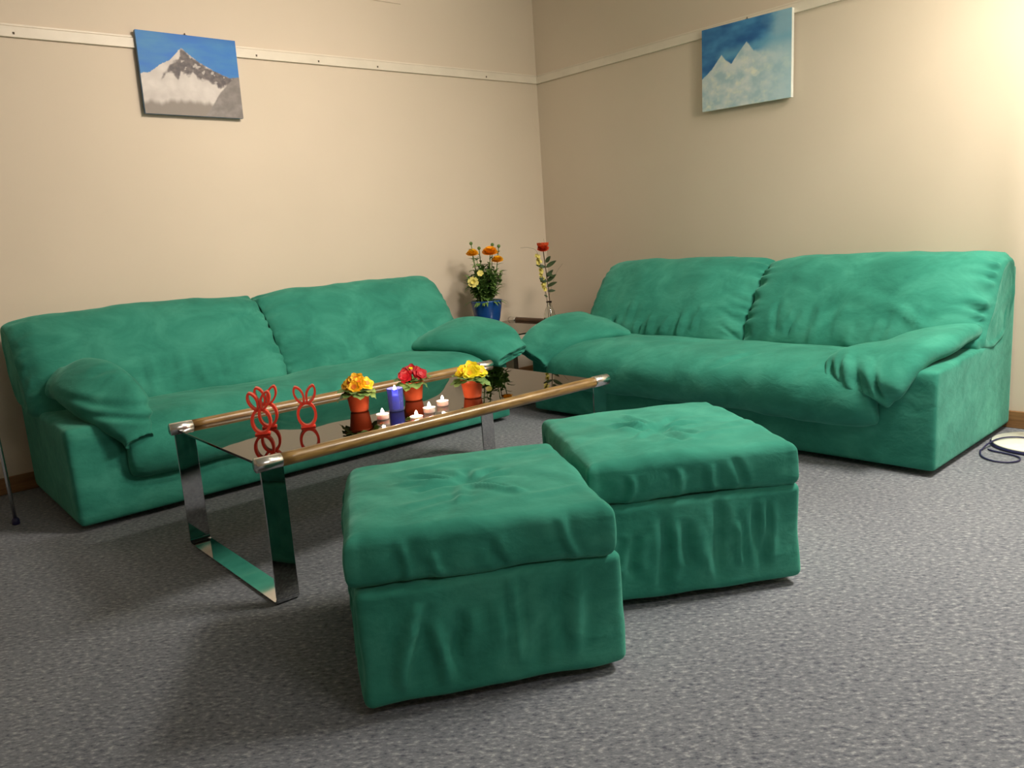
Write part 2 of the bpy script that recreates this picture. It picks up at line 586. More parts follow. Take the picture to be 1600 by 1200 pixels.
def pad(name, parent, pts, mat, seed, folds=0.006, nu=110, nv=80, gather=0.010, p=2.6, fdir=30, segs=()):
    """a soft pillow along a bent path; pts: (centre, side vector, half width, half thickness)"""
    K = 12
    rings = []
    n = len(pts)
    C = [np.array(q[0], float) for q in pts]
    def ring(c, T, side, hw, hh, sc=1.0):
        side = side - T * side.dot(T)
        side.normalize()
        upv = side.cross(T) if side.cross(T).z > 0 else T.cross(side)
        upv.normalize()
        out = []
        for k in range(K):
            a = 2 * PI * k / K
            ca, sa = math.cos(a), math.sin(a)
            ex = 2 / p
            out.append(tuple(c + side * (hw * sc * math.copysign(abs(ca) ** ex, ca)) + upv * (hh * sc * math.copysign(abs(sa) ** ex, sa))))
        return out
    for i in range(n):
        c = Vector(C[i])
        T = Vector(C[min(i + 1, n - 1)] - C[max(i - 1, 0)]).normalized()
        side = Vector(pts[i][1])
        if i == 0:
            rings.append(ring(c + T * .006, T, side, pts[i][2] * .72, pts[i][3] * .55))
            rings.append(ring(c, T, side, pts[i][2] * .93, pts[i][3] * .85))
            rings.append(ring(c + T * .03, T, side, pts[i][2], pts[i][3]))
        elif i == n - 1:
            rings.append(ring(c - T * .03, T, side, pts[i][2], pts[i][3]))
            rings.append(ring(c, T, side, pts[i][2] * .93, pts[i][3] * .85))
            rings.append(ring(c - T * .006, T, side, pts[i][2] * .72, pts[i][3] * .55))
        else:
            rings.append(ring(c, T, side, pts[i][2], pts[i][3]))

    def disp(P, u, v, N):
        x, d, z = P
        e = min(u, 1 - u)
        g = math.exp(-(e / 0.10) ** 1.5)
        r = g * gather * math.sin(v * 2 * PI * 9 + 2 * math.sin(v * 17 + seed) + seed)
        r += folds * 1.3 * math.sin((x * .8 + d * .45 + z * .9) * fdir + 2.5 * nz(x, d, z, 5, seed) + seed) * max(0, .35 + nz(x, d, z, 4, seed + 3))
        r += 0.010 * nz(x, d, z, 6, seed)
        if segs and (N[1] > 0 or N[2] > 0): r += seg_fold(x, z, segs)
        return r
    return loft(name, rings, nu, nv, mat, parent, disp)


def make_sofa(name, label, loc, rot, Wd, D, pads, seed, bfolds, sfolds, ends=(.03, .03), seat=(.17, .17), gath=.6):
    root = thing(name, label, 'sofa', loc, rot, 'green suede sofas in the corner')
    # local axes: x along the width, y forward from the back, z up
    sofa_frame(root, Wd, D)
    mid = Wd / 2
    ext = ((-ends[0], mid - .004), (mid + .004, Wd + ends[1]))
    back_cushion(root, *(ext[0]), True, False, seed, MT['suede'], bfolds[0], gath)
    back_cushion(root, *(ext[1]), False, True, seed + 1, MT['suede'], bfolds[1])
    seat_cushion(root, seat[0], Wd - seat[1], seed + 2, MT['suede'], sfolds, D)
    for i, q in enumerate(pads):
        pad('arm_cushion', root, q['pts'], MT['suede'], seed + 3 + i, **q.get('kw', {}))
    return root


def rfolds(seed, n, w, z0=.42, z1=.62):
    r = random.Random(seed)
    out = []
    for k in range(n):
        x = w * (.2 + .65 * (k + .3 + .5 * r.random()) / n)
        L = .07 + .10 * r.random()
        lean = (r.random() - .65) * .06
        zz = z0 + r.random() * .05
        out.append((x, zz, x + lean, min(zz + L, z1 + .05), .010 + .010 * r.random(), (.010 + .010 * r.random()) * (1 if r.random() > .35 else -1)))
    return out


# The local frame must be right handed: x = width towards the viewer's LEFT when looking at the sofa's front is mirrored below,
# so the width runs from the far end of x = Wd to 0.
W1, D1 = 2.17, 0.86
# left sofa (against the left wall): local +x = world -x, local +y (forward) = world -y
bf1 = [rfolds(5, 7, W1 / 2) + [(.92, .74, 1.05, .72, .008, -.008), (.95, .66, 1.06, .62, .008, -.008), (.90, .56, 1.05, .5, .008, -.009), (.3, .6, .7, .44, .02, .006)],
       rfolds(6, 6, W1 / 2) + [(.03, .72, .2, .69, .01, -.006), (.05, .62, .25, .64, .012, -.005)]]
pads1 = [
    # local x small = world right end (next to the corner table)
    dict(pts=[((.19, .45, .475), (1, .12, -.20), .215, .045), ((.155, .57, .485), (1, .12, -.18), .215, .065), ((.09, .72, .475), (1, .1, -.18), .195, .07),
              ((.05, .85, .435), (1, .1, -.22), .160, .06), ((.03, .945, .375), (1, .1, -.25), .120, .045)], kw=dict(folds=.004, gather=.005)),
    dict(pts=[((2.085, .46, .535), (-.75, .1, .62), .075, .045), ((2.035, .57, .540), (-.82, .1, .52), .112, .070), ((1.990, .71, .505), (-.88, .1, .40), .128, .078),
              ((1.955, .84, .430), (-.92, .05, .30), .108, .068), ((1.930, .925, .325), (-.95, 0, .2), .060, .045)],
         kw=dict(folds=.003, fdir=26, gather=.003, segs=[(2.10, .50, 1.84, .44, .016, -.012), (2.06, .44, 1.86, .40, .012, -.010), (2.02, .58, 1.93, .60, .010, -.008)])),
]
sf1 = [(.5, .5, .9, .62, .02, .004), (1.2, .6, 1.7, .55, .02, .004)]
make_sofa('sofa', 'green suede sofa along the left wall behind the glass coffee table', (-1.20, -0.05, 0), PI, W1, D1, pads1, 11, bf1, sf1, (.05, .025), (.17, .205))

W2, D2 = 2.14, 0.90
# right sofa: local +y (forward) = world -x ; local +x = world +y (towards the corner) ; origin at the near back corner
bf2 = [rfolds(8, 8, W2 / 2) + [(.18, .50, .36, .60, .018, .010), (.4, .60, .62, .66, .03, .006)],
       rfolds(9, 8, W2 / 2) + [(.02, .5, .14, .56, .008, -.009), (.02, .6, .17, .66, .007, -.008), (.03, .44, .12, .49, .008, -.008)]]
pads2 = [
    dict(pts=[((.115, .34, .495), (1, 0, -.03), .105, .040), ((.125, .48, .480), (1, 0, -.05), .112, .040), ((.15, .64, .462), (1, 0, -.08), .132, .045),
              ((.21, .79, .435), (1, 0, -.10), .165, .052), ((.265, .89, .375), (1, 0, -.08), .180, .058), ((.29, .925, .31), (1, 0, -.02), .150, .050)],
         kw=dict(folds=.003, fdir=34, gather=.005, segs=[(.40, .42, .33, .28, .013, -.014), (.345, .44, .275, .29, .013, .013), (.30, .44, .245, .30, .011, -.013), (.25, .44, .20, .31, .012, .010),
                                                         (.205, .40, .175, .31, .008, -.010)])),
    dict(pts=[((1.90, .50, .462), (1, -.32, .17), .235, .035), ((1.93, .60, .470), (1, -.26, .18), .228, .052), ((1.98, .74, .458), (1, -.2, .22), .200, .058),
              ((2.02, .88, .415), (1, -.1, .30), .160, .052), ((2.05, .985, .345), (1, 0, .40), .120, .040)], kw=dict(folds=.004, gather=.005)),
]
sf2 = [(.62, .52, .95, .78, .012, -.006), (.35, .66, .72, .70, .010, -.005), (.80, .80, .93, .98, .02, -.012), (1.2, .55, 1.6, .7, .03, .006), (.45, .9, .5, 1.05, .02, .006)]
make_sofa('sofa', 'green suede sofa along the right wall beside the white floor lamp', (-0.018, -2.99, 0), PI / 2 + math.radians(2.3), W2, D2, pads2, 31, bf2, sf2, (.0, .02), (.205, .17), 2.2)


# ------------------------------------------------------------------ footstools
def cube_grid(n):
    """welded vertices and quads of a subdivided cube surface in [-1,1]^3"""
    idx, verts, faces = {}, [], []
    def vid(p):
        k = tuple(round(c * n) for c in p)
        if k not in idx:
            idx[k] = len(verts); verts.append(p)
        return idx[k]
    for ax in range(3):
        for sgn in (-1, 1):
            for i in range(n):
                for j in range(n):
                    q = []
                    for a, b in ((i, j), (i + 1, j), (i + 1, j + 1), (i, j + 1)):
                        p = [0, 0, 0]
                        p[ax] = sgn
                        p[(ax + 1) % 3] = -1 + 2 * a / n
                        p[(ax + 2) % 3] = -1 + 2 * b / n
                        q.append(vid(tuple(p)))
                    faces.append(q if sgn > 0 else q[::-1])
    return verts, faces


def soft_box(name, half, r, n, mat, parent, deform, centre=(0, 0, 0)):
    V, Fc = cube_grid(n)
    bm = bmesh.new()
    out = []
    for p in V:
        # cluster samples toward the edges
        p = [math.copysign(abs(c) ** 0.85, c) if abs(c) > 1e-9 else 0 for c in p]
        P = Vector([p[i] * half[i] for i in range(3)])
        q = Vector([max(-(half[i] - r), min(half[i] - r, P[i])) for i in range(3)])
        d = P - q
        m = max(abs(p[0]), abs(p[1]), abs(p[2]))
        if d.length > 1e-9: Nn = d.normalized(); Q = q + Nn * r
        else: Nn = Vector((0, 0, 0)); Q = P
        k = max(range(3), key=lambda i: abs(p[i]))
        if d.length < 1e-9: Nn[k] = math.copysign(1, p[k])
        Q2 = deform(Q, Nn)
        out.append(bm.verts.new(Q2 + Vector(centre)))
    for f in Fc: bm.faces.new([out[i] for i in f])
    return finish(name, bm, mat, parent)


def make_stool(label, loc, rz, seed, crot, dip=0.0):
    root = thing('footstool', label, 'footstool', loc, rz, 'green suede footstools in front of the coffee table')
    r = random.Random(seed)
    hw, hd = .297, .295
    for sx in (-1, 1):
        for sy in (-1, 1):
            bm = bmesh.new()
            add_lathe(bm, [(.018, 0), (.026, .003), (.026, .024), (.02, .034)], 16, (sx * .2, sy * .2, 0))
            finish('foot', bm, MT['black'], root)
    vf = {}
    for face in range(4):
        fl = []
        for k in range(9):
            x = -.24 + .48 * (k + r.random() * .8) / 9
            top = .12 - r.random() * .09
            fl.append((x, top, x + (r.random() - .5) * .05, max(-.10, top - .06 - .14 * r.random()), .009 + .010 * r.random(), (.007 + .008 * r.random()) * (1 if r.random() > .45 else -1)))
        vf[face] = fl

    def dbase(P, N):
        q = P.copy()
        x, y, z = P
        if abs(N.x) > .6 or abs(N.y) > .6:
            if abs(N.x) > abs(N.y): f, u = (0 if N.x > 0 else 1), y
            else: f, u = (2 if N.y > 0 else 3), x
            q += N * seg_fold(u, z, vf[f])
        q += N * (.007 * nz(x, y, z, 7, seed))
        bl = .003 * max(0, (-z) / .115) + .002
        q.x += math.copysign(bl, x) * min(1, abs(x) / hw) ** 3
        q.y += math.copysign(bl, y) * min(1, abs(y) / hd) ** 3
        c = min(abs(x) / hw, abs(y) / hd)
        return q
    soft_box('base', (hw, hd, .135), .020, 64, MT['suede'], root, dbase, (0, 0, .158))
    rad = []
    for k in range(9):
        a = 2 * PI * k / 9 + r.random() * .5
        L = .07 + .14 * r.random()
        a0 = a + (r.random() - .5) * .5
        rad.append((.025 * math.cos(a), .025 * math.sin(a), L * math.cos(a0), L * math.sin(a0), .010 + .008 * r.random(), (.005 + .005 * r.random()) * (1 if r.random() > .5 else -1)))
    for k in range(5):
        x, y, a = r.uniform(-.2, .2), r.uniform(-.2, .2), r.uniform(-.5, .5)
        rad.append((x, y, x + .14 * math.cos(a), y + .14 * math.sin(a), .018, .004))
    ef = {}
    for face in range(4):
        ef[face] = []
        for k in range(4):
            x = -.24 + .48 * (k + r.random() * .9) / 4
            ef[face].append((x, -.05, x + (r.random() - .5) * .08, .0 + .04 * r.random(), .012, .006 * (1 if r.random() > .4 else -1)))

    def dcush(P, N):
        x, y, z = P
        q = P.copy()
        ex, ey = abs(x) / .305, abs(y) / .305
        if z > 0:
            q.z += .012 * (1 - ex ** 2.4) * (1 - ey ** 2.4) + .004 * nz(x, y, 0, 5, seed + 9)
            rr = math.hypot(x, y)
            q.z -= .016 * math.exp(-(rr / .035) ** 2) + .012 * math.exp(-(rr / .13) ** 2)
            q.z += seg_fold(x, y, rad)
            q.z -= .004 * (1 - math.cos(0)) 
        if abs(z) < .058 and (abs(N.x) > .5 or abs(N.y) > .5):
            if abs(N.x) > abs(N.y): f, u = (0 if N.x > 0 else 1), y
            else: f, u = (2 if N.y > 0 else 3), x
            q += N * seg_fold(u, z, ef[f])
        q += N * (.010 * nz(x, y, z, 5, seed + 5) + .004 * nz(x, y, z, 15, seed + 5))
        # sides bulge, corners drawn out a little
        b = .008 * math.cos(min(1, abs(z) / .065) * PI / 2)
        if abs(N.x) > .5: q.x += math.copysign(b * (1 - ey ** 4), x)
        if abs(N.y) > .5: q.y += math.copysign(b * (1 - ex ** 4), y)
        cz = max(0, min(ex, ey) - .86) / .14
        q.x += math.copysign(.014 * cz, x); q.y += math.copysign(.014 * cz, y)
        wd = dip * max(0, -x / .3) ** 1.5 * max(0, y / .3) ** 1.5
        q.y -= .028 * wd; q.z -= .012 * wd * (1 if z > 0 else 0)
        q.z += .002 * cz * (1 if z > 0 else -1)
        return q
    cu = soft_box('cushion', (.293, .293, .062), .030, 84, MT['suede'], root, dcush, (0, 0, .352))
    cu.rotation_euler = (0, 0, math.radians(crot))
    return root


make_stool('green suede footstool at the front, nearest the camera', (-2.823, -2.654, 0), math.radians(-27.1), 3, -3.5, 1.0)
make_stool('green suede footstool behind and to the right of the nearest one', (-2.141, -2.712, 0), math.radians(-30.2), 8, -1.0)


# ------------------------------------------------------------------ coffee tables
def make_table(name, label, x0, x1, y0, y1, H, rot=0.0, loc=(0, 0, 0), woodm='wood', bw=.07, cap=.10):
    """rails run along x at y0 and y1, chrome bands at both ends"""
    root = thing(name, label, 'table', loc, rot)
    R_ = .021
    zc = H - R_
    for y in (y0, y1):
        bm = bmesh.new()
        n = 24
        pts = [(x0 + cap, y, zc), (x1 - cap, y, zc)]
        P = [Vector((pts[0][0] + (pts[1][0] - pts[0][0]) * k / 30, y, zc)) for k in range(31)]
        add_tube(bm, P, R_ - .001, n)
        finish('wooden_rail', bm, MT[woodm], root)
        for xa, xb in ((x0, x0 + cap), (x1 - cap, x1)):
            bm = bmesh.new()
            e = .002
            add_tube(bm, [(xa, y, zc), (xa + e, y, zc), (xb - e, y, zc), (xb, y, zc)], [R_ - e, R_ + .0005, R_ + .0005, R_ - e], n)
            finish('rail_cap', bm, MT['chrome_soft'], root, label='chrome rail cap')
    th = .007
    for xa, xb in ((x0 + .012, x0 + .012 + bw), (x1 - .012 - bw, x1 - .012)):
        br = .020                                         # bend radius of the flat band
        for y in (y0, y1):                                # upright bands
            bm = bmesh.new()
            add_box(bm, (xa, y - th / 2, br + .001), (xb, y + th / 2, zc - R_ + .004), .0012)
            finish('leg', bm, MT['chrome'], root, smooth=False)
        path = []                                         # outer / inner outline of the runner with both bends
        for k in range(9):
            a = PI / 2 * k / 8
            path.append(((y0 + br - th / 2) - br * math.cos(a), br - br * math.sin(a), (y0 + br - th / 2) - (br - th) * math.cos(a), br - (br - th) * math.sin(a)))
        for k in range(9):
            a = PI / 2 * (1 - k / 8)
            path.append(((y1 - br + th / 2) + br * math.cos(a), br - br * math.sin(a), (y1 - br + th / 2) + (br - th) * math.cos(a), br - (br - th) * math.sin(a)))
        bm = bmesh.new()
        rows = [[bm.verts.new((xa, a, b + .0005)), bm.verts.new((xb, a, b + .0005)), bm.verts.new((xb, c, d + .0005)), bm.verts.new((xa, c, d + .0005))] for a, b, c, d in path]
        for r0, r1 in zip(rows, rows[1:]):
            for j in range(4): bm.faces.new((r0[j], r0[(j + 1) % 4], r1[(j + 1) % 4], r1[j]))
        bm.faces.new(rows[0]); bm.faces.new(rows[-1][::-1])
        finish('floor_runner', bm, MT['chrome'], root, smooth=False)
    bm = bmesh.new()
    zg = H - .022
    add_box(bm, (x0 + .02, y0 + .012, zg - .008), (x1 - .02, y1 - .012, zg), .001)
    finish('glass_top', bm, MT['smoked'], root, smooth=False, label='smoked glass top')
    return root, zg


TB, ZG = make_table('coffee_table', 'low smoked glass coffee table with brown wooden rails and chrome band legs',
                    -3.128, -1.680, -2.090, -1.368, .447, cap=.078)
# corner table between the sofas: rails run along world y
CT, ZC = make_table('corner_table', 'small glass and wood side table in the room corner between the sofas',
                    -.335, .335, -.345, .345, .455, PI / 2, (-.775, -.385, 0), 'wood_d', .04, .07)


# ------------------------------------------------------------------ pictures
def fbm(x, y, s, o=0):
    return noise.noise(Vector((x * s + o, y * s, o))) * .6 + noise.noise(Vector((x * s * 2.3, y * s * 2.3 + o, o))) * .3 + noise.noise(Vector((x * s * 5, y * s * 5, o + 4))) * .15


def lerp(a, b, t):
    t = max(0, min(1, t))
    return tuple(p + (q - p) * t for p, q in zip(a, b))


def sm(a, b, x):
    t = max(0, min(1, (x - a) / (b - a)))
    return t * t * (3 - 2 * t)


def srgb(c):
    return tuple(((v / 255) / 12.92 if v / 255 <= .04045 else ((v / 255 + .055) / 1.055) ** 2.4) for v in c)


def interp(x, pts):
    for (a, ya), (b, yb) in zip(pts, pts[1:]):
        if x <= b: return ya + (yb - ya) * max(0, (x - a)) / (b - a)
    return pts[-1][1]


def paint_grey(u, v):
    """u right, v up"""
    n = fbm(u, v, 7, 1)
    sky = lerp((62, 132, 190), (38, 112, 196), .5 + 1.2 * fbm(u, v * 2.5, 3, 7))
    if v > .9: sky = lerp(sky, (28, 92, 175), (v - .9) * 6 * u)
    ridge = interp(u, [(0, .47), (.10, .50), (.2, .60), (.3, .66), (.40, .80), (.43, .82), (.47, .78), (.6, .66), (.75, .57), (.9, .50), (1, .52)]) + .012 * fbm(u, 0, 22, 3)
    if v > ridge + .01: return sky
    snow = (212, 206, 202)
    rock = (112, 104, 104)
    c = lerp(snow, (190, 183, 180), .5 + n)
    # dark rock ribs under the peak
    rl = interp(u, [(0, .0), (.22, .50), (.30, .61), (.38, .68), (.42, .78), (.5, .74), (.62, .64), (.8, .54), (1, .5)])
    rb = interp(u, [(0, .6), (.2, .44), (.25, .52), (.31, .53), (.36, .44), (.40, .55), (.47, .50), (.52, .56), (.56, .48), (.66, .47), (.76, .39), (.82, .40), (1, .4)])
    if u > .41: rl = max(rl, ridge + .01)
    k = sm(-.02, .02, rl - v + .05 * fbm(u, v, 14, 5)) * sm(-.03, .02, v - rb + .06 * fbm(u, v, 16, 9))
    c = lerp(c, lerp(rock, (85, 80, 84), .5 + fbm(u, v, 20, 2) * 2), k)
    if fbm(u, v, 17, 12) > .24 and k > .3 and u > .40: c = lerp(c, (190, 184, 180), .8)
    # grey foot
    k = sm(.02, -.06, v - .20 + .10 * abs(u - .45) - .06 * fbm(u, 0, 9, 3))
    c = lerp(c, (138, 130, 124), k)
    # right slope
    edge = interp(u, [(0, -.5), (.58, -.02), (.66, .10), (.74, .24), (.80, .34), (.88, .44), (.95, .53), (1, .60)])
    k = sm(.015, -.015, v - edge + .02 * fbm(u, v, 15, 8))
    c = lerp(c, lerp((118, 112, 110), (140, 134, 132), .5 + 1.4 * fbm(u, v, 10, 4)), k)
    return c


def paint_blue(u, v):
    sky = lerp((40, 98, 158), (76, 146, 198), .5 + 1.5 * fbm(u, v * 1.6, 3.4, 3))
    k = sm(.62, .86, u + .10 * fbm(u, v, 6, 2) + .25 * (.75 - v))
    sky = lerp(sky, (160, 200, 215), k * .85)
    k = sm(.10, .0, abs(v - .62 - .08 * u)) * sm(.1, .3, u)
    sky = lerp(sky, (120, 180, 208), .55 * k)
    ridge = interp(u, [(0, .40), (.12, .50), (.18, .58), (.235, .65), (.28, .58), (.35, .52), (.42, .62), (.52, .74), (.60, .62), (.68, .60), (.8, .62), (1, .60)]) + .008 * fbm(u, 0, 25, 3)
    soft = .006 + .10 * sm(.55, .8, u)
    snow = lerp((216, 226, 228), (172, 202, 212), .5 + 1.6 * fbm(u, v, 7, 6))
    snow = lerp(snow, (232, 236, 224), max(0, fbm(u, v, 9, 14)) * 2)
    snow = lerp(snow, (165, 205, 220), .6 * sm(.55, 1, u))
    return lerp(sky, snow, sm(-soft, soft, ridge - v))


def painting(name, label, w, h, fn, nx, ny, M4, edge):
    root = bpy.data.objects.new(name, None)
    COL.objects.link(root)
    root.matrix_world = M4
    tag(root, label, 'painting', None)
    d = .022
    bm = bmesh.new()                                       # local: x right, y out of the wall, z up
    cl = bm.loops.layers.color.new('paint')
    g = [[bm.verts.new((-w / 2 + w * i / nx, -d, h * j / ny)) for j in range(ny + 1)] for i in range(nx + 1)]
    for i in range(nx):
        for j in range(ny):
            f = bm.faces.new((g[i][j], g[i + 1][j], g[i + 1][j + 1], g[i][j + 1]))
            for lp, (a, b) in zip(f.loops, ((i, j), (i + 1, j), (i + 1, j + 1), (i, j + 1))):
                lp[cl] = (*[c / 255 for c in fn(a / nx, b / ny)], 1)
    m, nt, b = new_mat(name + '_oil_paint')
    at = nd(nt, 'ShaderNodeVertexColor', layer_name='paint')
    nt.links.new(at.outputs[0], b.inputs['Base Color'])
    tc = nt.nodes.new('ShaderNodeTexCoord')
    n = nd(nt, 'ShaderNodeTexNoise', i_Scale=160.0, i_Detail=2.0)
    nt.links.new(tc.outputs['Object'], n.inputs['Vector'])
    bp = nd(nt, 'ShaderNodeBump', i_Strength=0.25, i_Distance=0.001)
    nt.links.new(n.outputs['Fac'], bp.inputs['Height'])
    nt.links.new(bp.outputs[0], b.inputs['Normal'])
    setp(b, rough=0.5, spec=.3)
    me = bpy.data.meshes.new('painted_face')
    bm.to_mesh(me); bm.free()
    me.materials.append(m)
    o = bpy.data.objects.new('painted_face', me)
    COL.objects.link(o); o.parent = root
    bm = bmesh.new()
    add_box(bm, (-w / 2, -d + .0005, 0), (w / 2, 0, h), .0005)
    finish('canvas_edge', bm, edge, root, smooth=False)
    bm = bmesh.new()
    add_tube(bm, spline([(0, -.002, h - .03), (0, -.002, h + .006), (0, .004, h + .014), (0, .012, h + .008)], 12), .0022, 8)
    add_box(bm, (-.009, -.004, h - .004), (.009, .006, h + .006), .001)
    finish('hanging_hook', bm, MT['stem_b'], root)
    return root


edge_blue = plain('blue_canvas_edge', (0.10, 0.20, 0.36), rough=.6)
edge_white = plain('white_canvas_edge', (0.78, 0.80, 0.74), rough=.6)
painting('mountain_painting', 'unframed canvas of a snowy grey peak under blue sky on the left wall', .487, .382, paint_grey, 150, 118,
         Matrix.Translation((-2.387, -.017, 1.700)) @ Matrix.Rotation(math.radians(.8), 4, 'Y'), edge_blue)
painting('mountain_painting', 'unframed canvas of pale twin snow peaks under dark blue sky on the right wall', .545, .43, paint_blue, 150, 118,
         Matrix.Translation((-.017, -1.660, 1.606)) @ Matrix.Rotation(-PI / 2, 4, 'Z') @ Matrix.Rotation(math.radians(1.0), 4, 'Y'), edge_white)


# ------------------------------------------------------------------ flowers
def add_leaf(bm, base, direction, L, Wd, droop=.3, mi=0, cup=.15, n=6, ruffle=0.0, face=None):
    direction = Vector(direction).normalized()
    side = direction.cross(Vector(face or (0, 0, 1)))
    if side.length < 1e-3: side = Vector((1, 0, 0))
    side.normalize()
    upv = side.cross(direction).normalized()
    rows = []
    for k in range(n + 1):
        t = k / n
        w = Wd * math.sin(PI * min(1, t ** .8 * .97 + .03)) ** .8
        c = Vector(base) + direction * (L * t) + upv * (L * (.35 * t - droop * t * t * 1.6))
        rf = ruffle * Wd * math.sin(t * 19)
        rows.append([bm.verts.new(c - side * w * .5 + upv * (cup * w + rf)), bm.verts.new(c), bm.verts.new(c + side * w * .5 + upv * (cup * w - rf))])
    for a, b in zip(rows, rows[1:]):
        for j in range(2):
            f = bm.faces.new((a[j], a[j + 1], b[j + 1], b[j])); f.material_index = mi


def add_petals(bm, c, nrm, R_, n=5, mi=0, cup=.3, notch=True, wid=1.15, z=0.0, rot=0.0):
    nrm = Vector(nrm).normalized()
    a = nrm.orthogonal().normalized()
    b = nrm.cross(a)
    c = Vector(c)
    for k in range(n):
        th = rot + 2 * PI * k / n
        d = a * math.cos(th) + b * math.sin(th)
        s = nrm.cross(d)
        hw = R_ * math.sin(PI / n) * wid
        prof = [(0.08, .12), (.45, .75), (.8, 1.0), (1.0, .72)]
        rows = []
        for t, w in prof:
            h = cup * R_ * t * t + z
            mid = t * R_ - (R_ * .10 if (notch and t == 1.0) else 0)
            rows.append([bm.verts.new(c + d * (t * R_) - s * hw * w + nrm * (h + .06 * R_ * t)),
                         bm.verts.new(c + d * mid + nrm * (h - .03 * R_)),
                         bm.verts.new(c + d * (t * R_) + s * hw * w + nrm * (h + .06 * R_ * t))])
        for r0, r1 in zip(rows, rows[1:]):
            for j in range(2):
                f = bm.faces.new((r0[j], r0[j + 1], r1[j + 1], r1[j])); f.material_index = mi


def ball_bloom(bm, c, nrm, R_, layers=5, mi=0, flat=.6, seed=0):
    r = random.Random(seed)
    for l in range(layers):
        t = l / (layers - 1)
        rr = R_ * (1 - .62 * t)
        add_petals(bm, c, nrm, rr, 6 - l // 2, mi, cup=.15 + .9 * t, notch=False, wid=1.35, z=R_ * flat * .55 * t, rot=r.random() * 6)


def primrose(label, loc, petal, eye, seed, R_=.043, spread=1.0, nfl=7, eye0=None):
    root = thing('potted_primrose', label, 'potted plant', loc, 0, 'potted primroses on the coffee table')
    r = random.Random(seed)
    H = .072
    bm = bmesh.new()
    add_lathe(bm, [(.0, .002), (.029, .002), (.031, .0), (.033, .006), (.040, .058), (.0405, .058), (.043, .060), (.0435, .072), (.0425, .073), (.040, .071), (.039, .06), (.0, .058)], 40)
    finish('pot', bm, MT['pot'], root)
    bm = bmesh.new()
    add_lathe(bm, [(.0, .062), (.038, .064)], 20, cap=False)
    finish('soil', bm, MT['soil'], root)
    bm = bmesh.new()
    for k in range(15):
        a = 2 * PI * k / 15 * 1.0 + r.random() * .4
        el = -.55 + .95 * r.random()
        b = Vector((math.cos(a) * .018, math.sin(a) * .018, H - .003))
        add_leaf(bm, b, (math.cos(a), math.sin(a), el), .052 + .016 * r.random(), .060 + .012 * r.random(), droop=.15 + .2 * r.random(), n=8, ruffle=.04, cup=.06)
    finish('leaves', bm, MT['leaf'], root)
    bm = bmesh.new()
    cs = []
    for k in range(nfl):
        if k == 0: a, rr = 0, 0
        elif k < nfl * .5: a, rr = 2 * PI * k / (nfl * .5 - 1) + .3, .024
        else: a, rr = 2 * PI * k / (nfl * .5) + .8, .036
        rr *= spread
        p = Vector((math.cos(a) * rr, math.sin(a) * rr, H + .040 - rr * .55 + .006 * r.random()))
        cs.append(p)
        add_tube(bm, spline([(0, 0, H - .01), (p.x * .5, p.y * .5, (H + p.z) / 2), tuple(p)], 6), .0016, 6)
    finish('stems', bm, MT['stem'], root)
    for ip, p in enumerate(cs):
        bm = bmesh.new()
        nrm = Vector((p.x * 14, p.y * 14, .55)) + Vector((-.35, -.45, 0))
        add_petals(bm, p, nrm, .0235 + .002 * r.random(), 5, 0, cup=.15, wid=1.3, rot=r.random() * 6)
        add_petals(bm, p + nrm.normalized() * .003, nrm, .018, 5, 0, cup=.3, wid=1.2, rot=r.random() * 6)
        add_petals(bm, p + nrm.normalized() * .006, nrm, .0085, 5, 1, cup=.1, wid=1.2)
        finish('blossom', bm, [petal, (eye0 if eye0 and ip in (0, 3) else eye)], root)
    return root


primrose('amber orange primrose in orange plastic pot, nearest the red rabbits', (-2.570, -1.705, ZG), MT['amber'], MT['ochre'], 4, nfl=8)
primrose('dark red primrose in orange plastic pot behind the blue candle', (-2.345, -1.718, ZG), MT['crim'], MT['crim'], 5, nfl=7, eye0=MT['yel'])
primrose('bright yellow primrose in orange plastic pot at the right of the table', (-2.192, -1.885, ZG), MT['yel'], MT['amber'], 6, nfl=8)


